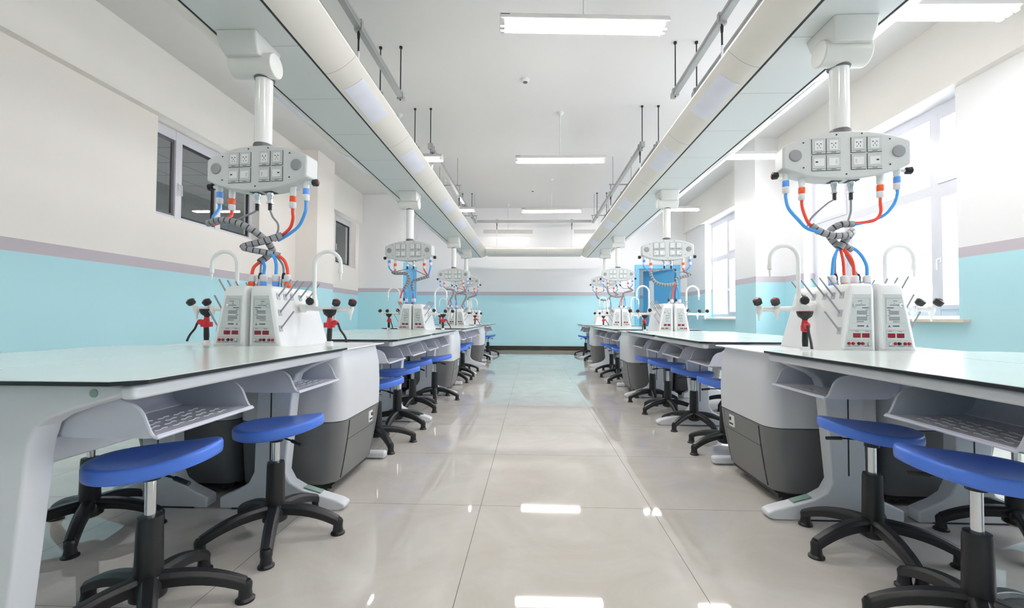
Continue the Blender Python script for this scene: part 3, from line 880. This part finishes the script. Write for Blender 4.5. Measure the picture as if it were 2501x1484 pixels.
# ------------------------------------------------------------------ pendants
def coil_wrap(mb, pts, r, turns_per_m=34, m=0):
    # spiral wrap: ribbon wound round a path
    P = spline(pts, 12)
    mb.tube(P, r * .93, 12, 1)
    # bands
    L = [0]
    for i in range(1, len(P)): L.append(L[-1] + (P[i] - P[i - 1]).length)
    n = max(3, int(L[-1] * turns_per_m))
    def at(d):
        for i in range(1, len(P)):
            if L[i] >= d:
                q = (d - L[i - 1]) / max(1e-6, L[i] - L[i - 1]); return P[i - 1].lerp(P[i], q)
        return P[-1]
    for k in range(n):
        a = L[-1] * (k + .08) / n; c = L[-1] * (k + .90) / n
        mb.tube([at(a), at((a + c) / 2), at(c)], r, 12, m, True, [r * .98, r * 1.04, r * .98])
    return mb
def make_pendant(label, zh, hoses, cons_top, mx=0.0):
    """local origin: pole axis on the floor of the duct (z=0 at duct underside); zh: z of the head centre below it"""
    t = thing('service_pendant', label, 'ceiling pendant', (0, 0, 0), 0, 'ceiling service pendants')
    # mount: tapered block and round-ended drum
    up = [rrect(mx, -.02, .112, .125, .012, 0, 3), rrect(mx + .002, -.025, .108, .108, .015, -.07, 3), rrect(mx + .01, -.03, .100, .080, .02, -.115, 3)]
    mo = MB().loft(up[::-1]).build('mount_box', m_box, t, bevel=.004)
    MB().cyl((mx * .5 - .122, -.022, -.135), (mx * .5 + .122, -.022, -.135), .068, n=32).build('drum', m_box, mo, bevel=.008)
    MB().lathe([(.053, -.170), (.056, -.188), (.056, -.200), (.050, -.203)], (0, 0, 0), 24).build('upper_collar', m_collar, t)
    zt = zh + .118
    MB().cyl((0, 0, zt + .02), (0, 0, -.18), .0455, n=32).build('pole', m_pole, t)
    MB().lathe([(.051, zt - .01), (.051, zt + .022), (.047, zt + .03)], (0, 0, 0), 28).build('lower_collar', m_collar, t)
    hd = bpy.data.objects.new('head', None)
    bpy.data.objects.remove(hd)
    RZ = math.radians(-6.5)
    R = Matrix.Rotation(RZ, 3, 'Z')
    def place(o): o.location = (0, 0, zh); o.rotation_euler = (0, 0, RZ)
    W2 = .305; D2 = .056
    pts = []
    n = 18
    for i in range(n + 1):
        x = -W2 + 2 * W2 * i / n
        pts.append((x, .058 + .066 * (1 - (abs(x) / W2) ** 2.2)))
    poly = pts + [(x, -z - .004) for x, z in reversed(pts)]
    head = MB().prism(poly, 'xz', -D2, D2).build('head_housing', m_head, t, bevel=.012, seg=3, angle=30); place(head)
    # socket plates on both faces
    for face in (-1, 1):
        for col, cx in enumerate((-.132, -.062, .056, .132)):
            for row, cz in enumerate((.048, -.040)):
                y = face * D2
                q = MB(); d = face * .004
                def bx(x0, x1, z0, z1, dep, m):
                    ya, yb = sorted((y, y + face * dep)); q.box(cx + x0, cx + x1, ya, yb, cz + z0, cz + z1, m)
                bx(-.0345, .0345, -.042, .0385, .0025, 3)
                bx(-.033, .033, -.030, .037, .005, 0)
                bx(-.033, .033, -.0405, -.032, .005, 0)
                if row == 0:
                    bx(-.020, .020, -.022, .027, .0068, 1)
                    bx(-.012, -.006, .008, .013, .0072, 2); bx(.006, .012, .008, .013, .0072, 2)
                    bx(-.0012, .0012, -.004, .006, .0072, 2); bx(-.009, -.0065, -.014, -.007, .0072, 2); bx(.0065, .009, -.014, -.007, .0072, 2)
                else:
                    bx(-.024, .024, -.018, .022, .0068, 1)
                    if col in (0, 3):
                        bx((-.018 if col == 0 else .006), (-.006 if col == 0 else .018), 0.000, .007, .0072, 2)
                    else:
                        bx((.008 if col == 1 else -.016), (.016 if col == 1 else -.008), -.010, .012, .0071, 0)
                bx(-.012, .012, -.0375, -.035, .0053, 3)
                so = q.build('socket' if row == 0 else 'switch_plate', [m_panel, m_fit, m_blk, m_seam], t); place(so)
        for cx in (-.245, .245):
            o = MB().lathe([(.031, 0), (.031, .004), (.028, .008), (.01, .010)], (cx, face * (D2 - .001), .004), 24, axis=(0, face, 0)).build('speaker', m_speak, t); place(o)
        q = MB()
        for sx, sz in ((-.205, .070), (.205, .070), (-.205, -.062), (.205, -.062), (-.045, .105), (.075, .105), (0.0, -.104)):
            q.lathe([(.0042, 0), (.0042, .003)], (sx, face * (D2 - .001), sz), 8, axis=(0, face, 0))
        o = q.build('screw', m_seam, t); place(o)
    zb = -.10
    # water valves and couplings (left-blue, left-red, right-red, right-blue)
    for sx, x, dz, cm, hm, valve in ((-1, -.27, .018, m_bcoup, 'b', True), (-1, -.19, -.002, m_orange, 'r', False), (1, .19, -.002, m_orange, 'r', False), (1, .27, .018, m_bcoup, 'b', True)):
        z0 = -.065 + dz - (.02 if not valve else 0)
        v = MB().lathe([(.020, z0), (.020, z0 - .012), (.017, z0 - .02), (.017, z0 - .055), (.013, z0 - .07)], (x, 0, 0), 16)
        if valve: v.tube([(x, 0, z0 - .035), (x + sx * .04, 0, z0 - .035)], .009, 8)
        o = v.build('valve', m_pp, t); place(o)
        if valve:
            k = MB().lathe([(.011, 0), (.019, .006), (.021, .030), (.013, .036)], (x + sx * .036, 0, z0 - .035), 8, axis=(sx, 0, 0)).lathe([(.009, 0), (.009, .002)], (x + sx * .0725, 0, z0 - .035), 8, axis=(sx, 0, 0), m=1).build('tap_knob', [m_blk, m_knobred], t); place(k)
        o = MB().lathe([(.0165, z0 - .066), (.0175, z0 - .070), (.0175, z0 - .094), (.0165, z0 - .098)], (x, 0, 0), 16).build('coupling_ring', cm, t); place(o)
        o = MB().lathe([(.017, z0 - .099), (.0185, z0 - .104), (.0185, z0 - .126), (.013, z0 - .134)], (x, 0, 0), 16).build('hose_coupling', m_fit, t); place(o)
    for x in (-.03, .05):
        o = MB().box(x - .028, x + .028, -.028, .028, -.128, -.122, 1).lathe([(.018, -.126), (.018, -.150), (.014, -.156), (.014, -.182), (.019, -.184), (.019, -.190), (.012, -.192)], (x, 0, 0), 16).build('cable_socket', [m_chrome, m_seam], t); place(o)
    for kind, pts, r in hoses:
        mm = {'b': ('water_hose', m_bhose), 'r': ('gas_hose', m_rhose), 'c': ('cable', m_ghose), 'k': ('cable_boot', m_blk)}.get(kind)
        if kind == 'w':
            coil_wrap(MB(), pts, r).build('spiral_wrap', [m_wrap, m_seam], t)
        else:
            MB().tube(spline(pts, 8), r, 10).build(mm[0], mm[1], t)
    # couplings standing on the consoles
    for kind, x, y in cons_top:
        zc = 1.046 - ZD
        if kind == 'k':
            MB().lathe([(.016, zc), (.016, zc + .03), (.013, zc + .034), (.013, zc + .05)], (x, y, 0), 14).build('cable_socket', m_chrome, t)
            MB().lathe([(.0115, zc + .05), (.0115, zc + .068), (.007, zc + .085)], (x, y, 0), 12).build('cable_boot', m_blk, t)
        else:
            MB().lathe([(.016, zc), (.018, zc + .004), (.018, zc + .030), (.016, zc + .033)], (x, y, 0), 14).build('coupling_ring', m_bcoup if kind == 'b' else m_orange, t)
            MB().lathe([(.017, zc + .034), (.0195, zc + .038), (.0195, zc + .066), (.013, zc + .074)], (x, y, 0), 14).build('hose_coupling', m_fit, t)
    return t
def loc(pts, px, py0, y=None):
    # pts given as (X, Z[, Y]) in room metres -> pendant-local
    out = []
    for p in pts:
        yy = p[2] if len(p) > 2 else py0
        out.append((p[0] - px, yy - py0, p[1] - ZD))
    return out
def cp(x, dz=0.0):
    # world (X, Z, Y) just under coupling x of the turned head
    a = math.radians(-6.5)
    zb = {.27: -.186, .19: -.226, .03: -.196, .05: -.196}[round(abs(x), 2)]
    return (PX + x * math.cos(a), ZH + zb + dz, PY + x * math.sin(a))
# pendant L1
PX, PY = -1.525, 2.47
ZH = 1.712
H = []
def hose(kind, pts, r): H.append((kind, loc(pts, PX, PY), r))
hose('b', [cp(-.27, .01), cp(-.27, -.02), (-1.782, 1.47, 2.46), (-1.755, 1.425, 2.40), (-1.71, 1.403, 2.40), (-1.66, 1.40, 2.40)], .0085)
hose('r', [cp(-.19, .01), cp(-.19, -.02), (-1.712, 1.45), (-1.722, 1.42, 2.44), (-1.77, 1.395, 2.42)], .0085)
hose('c', [cp(-.03, -.025), (-1.575, 1.475), (-1.62, 1.455), (-1.69, 1.418)], .0055)
hose('c', [cp(.05, -.025), (-1.462, 1.45), (-1.432, 1.41), (-1.432, 1.365), (-1.46, 1.325)], .0055)
hose('k', [cp(-.03, .006), cp(-.03, -.03)], .010)
hose('k', [cp(.05, .006), cp(.05, -.03)], .010)
hose('w', [(-1.785, 1.398, 2.40), (-1.70, 1.412, 2.38), (-1.61, 1.398, 2.38), (-1.53, 1.36, 2.40), (-1.478, 1.305, 2.45), (-1.475, 1.262, 2.50)], .0185)
hose('r', [cp(.19, .01), cp(.19, -.02), (-1.335, 1.435, 2.45), (-1.36, 1.39), (-1.40, 1.35), (-1.45, 1.315)], .0085)
hose('b', [cp(.27, .01), cp(.27, -.02), (-1.262, 1.466, 2.44), (-1.31, 1.40), (-1.37, 1.35), (-1.43, 1.315)], .0085)
hose('w', [(-1.40, 1.345, 2.46), (-1.485, 1.303, 2.42), (-1.57, 1.275, 2.40), (-1.585, 1.262, 2.40)], .0185)
hose('w', [(-1.585, 1.265, 2.40), (-1.53, 1.252, 2.40), (-1.46, 1.240, 2.42), (-1.405, 1.228, 2.45)], .0165)
hose('w', [(-1.475, 1.255, 2.49), (-1.49, 1.225, 2.47), (-1.515, 1.19, 2.44)], .019)
CT = [('r', -1.545, 2.42), ('k', -1.508, 2.44), ('b', -1.478, 2.42), ('b', -1.408, 2.42), ('k', -1.375, 2.44), ('r', -1.342, 2.42)]
hose('r', [(-1.51, 1.195, 2.44), (-1.54, 1.16, 2.43), (-1.545, 1.115, 2.42)], .0085)
hose('c', [(-1.505, 1.195, 2.44), (-1.508, 1.12, 2.44)], .0055)
hose('b', [(-1.50, 1.20, 2.44), (-1.480, 1.17, 2.43), (-1.478, 1.115, 2.42)], .0085)
hose('b', [(-1.455, 1.245, 2.42), (-1.42, 1.215, 2.42), (-1.408, 1.17, 2.42), (-1.408, 1.115, 2.42)], .0085)
hose('c', [(-1.43, 1.24, 2.43), (-1.385, 1.18, 2.44), (-1.375, 1.12, 2.44)], .0055)
hose('r', [(-1.42, 1.235, 2.44), (-1.37, 1.20, 2.43), (-1.345, 1.15, 2.42), (-1.342, 1.115, 2.42)], .0085)
pL = make_pendant('grey socket pendant over the nearest left-row consoles, hoses crossing in grey wrap', ZH - ZD, H, [(k, x - PX, y - PY) for k, x, y in CT], -.075)
pL.location = (PX, PY, ZD)
# pendant R1
PX, PY = 1.635, 2.44
ZH = 1.748
H = []
hose('b', [cp(-.27, .01), cp(-.27, -.02), (1.37, 1.48, 2.45), (1.39, 1.41, 2.40), (1.43, 1.362, 2.39), (1.49, 1.34, 2.38)], .0085)
hose('r', [cp(-.19, .01), cp(-.19, -.02), (1.448, 1.46, 2.45), (1.452, 1.40, 2.42), (1.47, 1.365, 2.40)], .0085)
hose('c', [cp(-.03, -.025), (1.56, 1.50), (1.485, 1.43), (1.462, 1.385)], .0055)
hose('c', [cp(.05, -.025), (1.688, 1.47), (1.682, 1.44), (1.672, 1.41)], .0055)
hose('k', [cp(-.03, .006), cp(-.03, -.03)], .010)
hose('k', [cp(.05, .006), cp(.05, -.03)], .010)
hose('w', [(1.455, 1.378, 2.40), (1.495, 1.345, 2.39), (1.56, 1.322, 2.38), (1.63, 1.328, 2.39), (1.672, 1.352, 2.41)], .0185)
hose('r', [cp(.19, .01), cp(.19, -.02), (1.826, 1.45, 2.42), (1.80, 1.412, 2.43), (1.74, 1.402), (1.66, 1.396)], .0085)
hose('b', [cp(.27, .01), cp(.27, -.02), (1.89, 1.488, 2.42), (1.845, 1.435, 2.43), (1.765, 1.405), (1.66, 1.385)], .0085)
hose('w', [(1.70, 1.395, 2.44), (1.63, 1.390, 2.44), (1.585, 1.355, 2.46), (1.605, 1.31, 2.46), (1.628, 1.270, 2.44)], .0185)
hose('w', [(1.672, 1.350, 2.41), (1.650, 1.315, 2.42), (1.615, 1.262, 2.43)], .019)
CT = [('b', 1.572, 2.42), ('k', 1.603, 2.44), ('r', 1.635, 2.42), ('r', 1.688, 2.42), ('k', 1.720, 2.44), ('b', 1.752, 2.42)]
hose('b', [(1.615, 1.27, 2.43), (1.583, 1.21, 2.42), (1.572, 1.115, 2.42)], .0085)
hose('c', [(1.618, 1.27, 2.44), (1.603, 1.20, 2.44), (1.603, 1.12, 2.44)], .0055)
hose('r', [(1.622, 1.27, 2.43), (1.630, 1.20, 2.42), (1.635, 1.115, 2.42)], .0085)
hose('r', [(1.635, 1.275, 2.44), (1.675, 1.20, 2.42), (1.688, 1.115, 2.42)], .0085)
hose('c', [(1.64, 1.27, 2.44), (1.68, 1.19, 2.44), (1.720, 1.12, 2.44)], .0055)
hose('b', [(1.64, 1.29, 2.44), (1.71, 1.25, 2.43), (1.747, 1.18, 2.42), (1.752, 1.115, 2.42)], .0085)
hose('w', [(1.640, 1.30, 2.44), (1.665, 1.275, 2.44), (1.690, 1.255, 2.44)], .015)
pR = make_pendant('grey socket pendant over the nearest right-row consoles, before the big window', ZH - ZD, H, [(k, x - PX, y - PY) for k, x, y in CT])
pR.location = (PX, PY, ZD)
# second pendants, with looser hoses
def second(px, py, zh, left):
    global PX, PY, H
    PX, PY = px, py; H = []
    global ZH
    ZH = zh
    s = 1
    a, c, d, e = px - .262, px - .188, px + .192, px + .262
    if left:
        W1 = [(a + .045, 1.452), (px - .17, 1.432, py - .03), (px - .03, 1.425, py - .04), (px + .005, 1.365, py - .05), (px - .02, 1.29, py - .05), (px - .06, 1.225, py - .05)]
        W2 = [(px + .245, 1.40), (px + .14, 1.365, py - .02), (px + .06, 1.335, py - .02), (px + .045, 1.28, py - .03), (px + .055, 1.22, py - .03)]
        e1, e2 = (px - .06, 1.225, py - .05), (px + .055, 1.22, py - .03)
        top1, top2 = (px + .235, 1.402), (a + .05, 1.450)
    else:
        W1 = [(px - .20, 1.455), (px - .185, 1.385, py - .02), (px - .14, 1.325, py - .03), (px - .04, 1.295, py - .04), (px + .06, 1.305, py - .04), (px + .09, 1.33, py - .05)]
        W2 = [(px + .205, 1.47), (px + .25, 1.445), (px + .265, 1.415, py - .02), (px + .17, 1.39, py - .03), (px + .10, 1.36, py - .03), (px + .11, 1.29, py - .03)]
        e1, e2 = (px + .09, 1.32, py - .05), (px + .115, 1.28, py - .03)
        top1, top2 = (px + .215, 1.462), (px - .20, 1.45)
    hose('w', W1, .019); hose('w', W2, .019)
    hose('b', [cp(-.27, .01), cp(-.27, -.02), top2], .0085)
    hose('r', [cp(-.19, .01), cp(-.19, -.01), top2], .0085)
    hose('c', [cp(-.03, -.025), (px - .09, 1.475), top2], .0055)
    hose('c', [cp(.05, -.025), (px + .11, 1.455), top1], .0055)
    hose('k', [cp(-.03, .006), cp(-.03, -.03)], .010)
    hose('k', [cp(.05, .006), cp(.05, -.03)], .010)
    hose('r', [cp(.19, .01), cp(.19, -.01), top1], .0085)
    hose('b', [cp(.27, .01), cp(.27, -.02), top1], .0085)
    if left: ct = [('r', px - .10, py - .05), ('k', px - .075, py + .03), ('b', px - .03, py - .02), ('r', px + .045, py + .0), ('b', px + .075, py - .05)]
    else: ct = [('k', px + .03, py + .03), ('r', px + .045, py - .05), ('k', px + .12, py + .03), ('b', px + .135, py - .05)]
    for i, (k, x, y) in enumerate(ct):
        src = e1 if i < len(ct) / 2 else e2
        kk = 'c' if k == 'k' else k
        hose(kk, [src, ((src[0] * .4 + x * .6), (src[1] + 1.10) / 2 + .02, y), (x, 1.115, y)], .0085 if kk != 'c' else .0055)
    return ct
ct = second(-1.53, 5.55, 1.712, True)
p2L = make_pendant('grey socket pendant over the second left-row console, hoses looping in two spiral wraps', 1.712 - ZD, H, [(k, x - PX, y - PY) for k, x, y in ct])
p2L.location = (PX, PY, ZD)
ct = second(1.64, 5.55, 1.722, False)
p2R = make_pendant('grey socket pendant over the second right-row console, in front of the blue door', 1.722 - ZD, H, [(k, x - PX, y - PY) for k, x, y in ct])
p2R.location = (PX, PY, ZD)
dup(p2L, (-1.52, 8.65, ZD), 0, 'grey socket pendant over the third left-row console')
dup(p2L, (-1.51, 10.2, ZD), math.radians(8), 'farthest grey socket pendant in the left row, partly hidden behind the third')
dup(p2R, (1.632, 8.65, ZD), 0, 'grey socket pendant over the third right-row console')
dup(p2R, (1.638, 10.2, ZD), math.radians(-2), 'farthest grey socket pendant in the right row, partly hidden behind the third')

# ------------------------------------------------------------------ stools
def make_stool(label, zs, rs, star):
    t = thing('lab_stool', label, 'stool', (0, 0, 0), 0, 'blue swivel stools at the lab tables')
    # seat: rounded triangle plan, dished, one edge raised
    n = 40; rings = []
    def rad(a): return .168 * (1 + .05 * math.cos(a) + .035 * math.cos(3 * a))
    def zz(x, y):
        return .013 * (x / .17) + .016 * (x / .17) ** 2 - .012 * (1 - min(1, (x * x + y * y) / .029)) + .004 * (y / .17) ** 2
    prof = [(.02, None), (.35, None), (.62, None), (.84, None), (.95, None), (.985, -.004), (1.0, -.011), (1.0, -.030), (.99, -.040), (.96, -.042), (.4, -.034)]
    secs = []
    for f, dz in prof:
        ring = []
        for k in range(n):
            a = 2 * PI * k / n; r = rad(a) * f
            x, y = r * math.cos(a), .86 * r * math.sin(a)
            xe, ye = rad(a) * math.cos(a), .86 * rad(a) * math.sin(a)
            z = zz(x, y) if dz is None else zz(xe * .97, ye * .97) + dz
            ring.append((x, y, zs + z))
        secs.append(ring)
    seat = MB().loft(secs).build('seat', m_blue, t, angle=60); seat.rotation_euler = (0, 0, rs)
    MB().cyl((0, 0, zs - .075), (0, 0, zs - .03), .025, n=20).box(-.05, .05, -.05, .05, zs - .045, zs - .034).build('seat_mount', m_blk, t)
    MB().cyl((0, 0, .26), (0, 0, zs - .07), .0145, n=20).build('gas_piston', m_chrome, t)
    MB().lathe([(.033, .09), (.036, .12), (.033, .285), (.031, .298), (.016, .300)], n=24).build('sleeve', m_blk, t)
    lv = MB().tube([(.02, 0, zs - .055), (.10, 0, zs - .062)], .0035, 6).tube([(.095, 0, zs - .062), (.15, 0, zs - .072)], .007, 8).build('lever', m_blk, t); lv.rotation_euler = (0, 0, rs - .6)
    MB().lathe([(.030, .055), (.046, .065), (.048, .105), (.036, .125)], n=24).build('hub', m_blk, t)
    for k in range(5):
        a = star + 2 * PI * k / 5
        secs = []
        for q in range(9):
            u = q / 8; r = .03 + .225 * u
            z = .108 - .058 * u ** 2.2
            w = .025 - .005 * u; h = .022 - .003 * u
            ca, sa = math.cos(a), math.sin(a)
            ring = []
            for (dw, dh) in ((-1, -.9), (1, -.9), (1, .4), (.55, 1), (-.55, 1), (-1, .4)):
                ring.append((r * ca - dw * w * sa, r * sa + dw * w * ca, z + dh * h))
            secs.append(ring)
        c = (.255 * math.cos(a), .255 * math.sin(a), 0)
        lg = MB().loft(secs).build('leg', m_blk, t, bevel=.003)
        MB().lathe([(.028, 0), (.028, .006), (.021, .012), (.0185, .030), (.020, .052), (.014, .062)], (c[0] * .985, c[1] * .985, 0), 18).build('foot_pad', m_blk, lg)
    return t
R_ = math.radians
stools = [
 # x, y, seat z, seat rot, star rot, label
 (-1.13, 1.31, 0.48, R_(20), R_(22), 'blue stool nearest the camera on the left, its base cut by the bottom edge'),
 (-1.045, 1.82, 0.455, R_(10), R_(6), 'blue stool beside the nearest left cabinet, whole base in view'),
 (-1.84, 1.83, 0.43, R_(180), R_(16), 'stool behind the left foreground stool, only its black base showing'),
 (1.245, 1.32, 0.49, R_(160), R_(90), 'blue stool nearest the camera on the right, its base cut by the bottom edge'),
 (1.312, 1.8, 0.475, R_(170), R_(48), 'blue stool beside the nearest right cabinet, whole base in view'),
 (1.98, 1.93, 0.45, R_(0), R_(20), 'stool at the right edge of the view, mostly its black base showing'),
 (-1.08, 3.12, 0.44, R_(10), R_(-50), 'blue stool behind the nearest left cabinet, the lower of two'),
 (-1.1, 3.66, 0.46, R_(0), R_(-20), 'blue stool behind the nearest left cabinet, the higher of two'),
 (-1.145, 4.3, 0.46, R_(5), R_(-22), 'blue stool with a tall piston in the middle of the left row gap'),
 (-1.055, 4.87, 0.46, R_(5), R_(-5), 'blue stool just before the second left cabinet'),
 (-1.08, 6.28, .455, R_(5), R_(-40), 'blue stool right after the second left cabinet, mostly hidden'),
 (-1.12, 6.85, .455, R_(5), R_(-20), 'blue stool between the second and third left cabinets'),
 (-1.15, 7.45, .455, R_(5), R_(0), 'blue stool just before the third left cabinet'),
 (-1.12, 9.5, .455, R_(5), R_(-20), 'stool after the third left cabinet, only its foot showing'),
 (-1.065, 10.85, 0.455, R_(5), R_(0), 'farthest blue stool in the left row against the blue wall'),
 (1.3, 3.1, 0.47, R_(180), R_(200), 'blue stool in the right row partly hidden behind the nearest cabinet'),
 (1.327, 3.76, 0.46, R_(180), R_(215), 'blue stool in the right row, second after the nearest cabinet'),
 (1.284, 4.33, 0.47, R_(175), R_(200), 'blue stool before the second right cabinet, front of an overlapping pair'),
 (1.292, 4.9, 0.46, R_(170), R_(190), 'blue stool before the second right cabinet, rear of an overlapping pair'),
 (1.98, 4.6, 0.455, R_(0), R_(10), 'window-side stool under the second right table, dark base showing'),
 (1.28, 6.28, .455, R_(180), R_(200), 'blue stool right after the second right cabinet, mostly hidden'),
 (1.29, 6.88, .46, R_(180), R_(190), 'blue stool between the second and third right cabinets'),
 (1.31, 7.50, .455, R_(180), R_(185), 'blue stool just before the third right cabinet'),
 (1.33, 9.5, .455, R_(180), R_(200), 'stool after the third right cabinet, only its foot showing'),
 (1.28, 10.85, 0.455, R_(180), R_(180), 'farthest blue stool in the right row against the blue wall'),
]
for x, y, zs, rs, star, lab in stools:
    s = make_stool(lab, zs, rs, star); s.location = (x, y, 0)
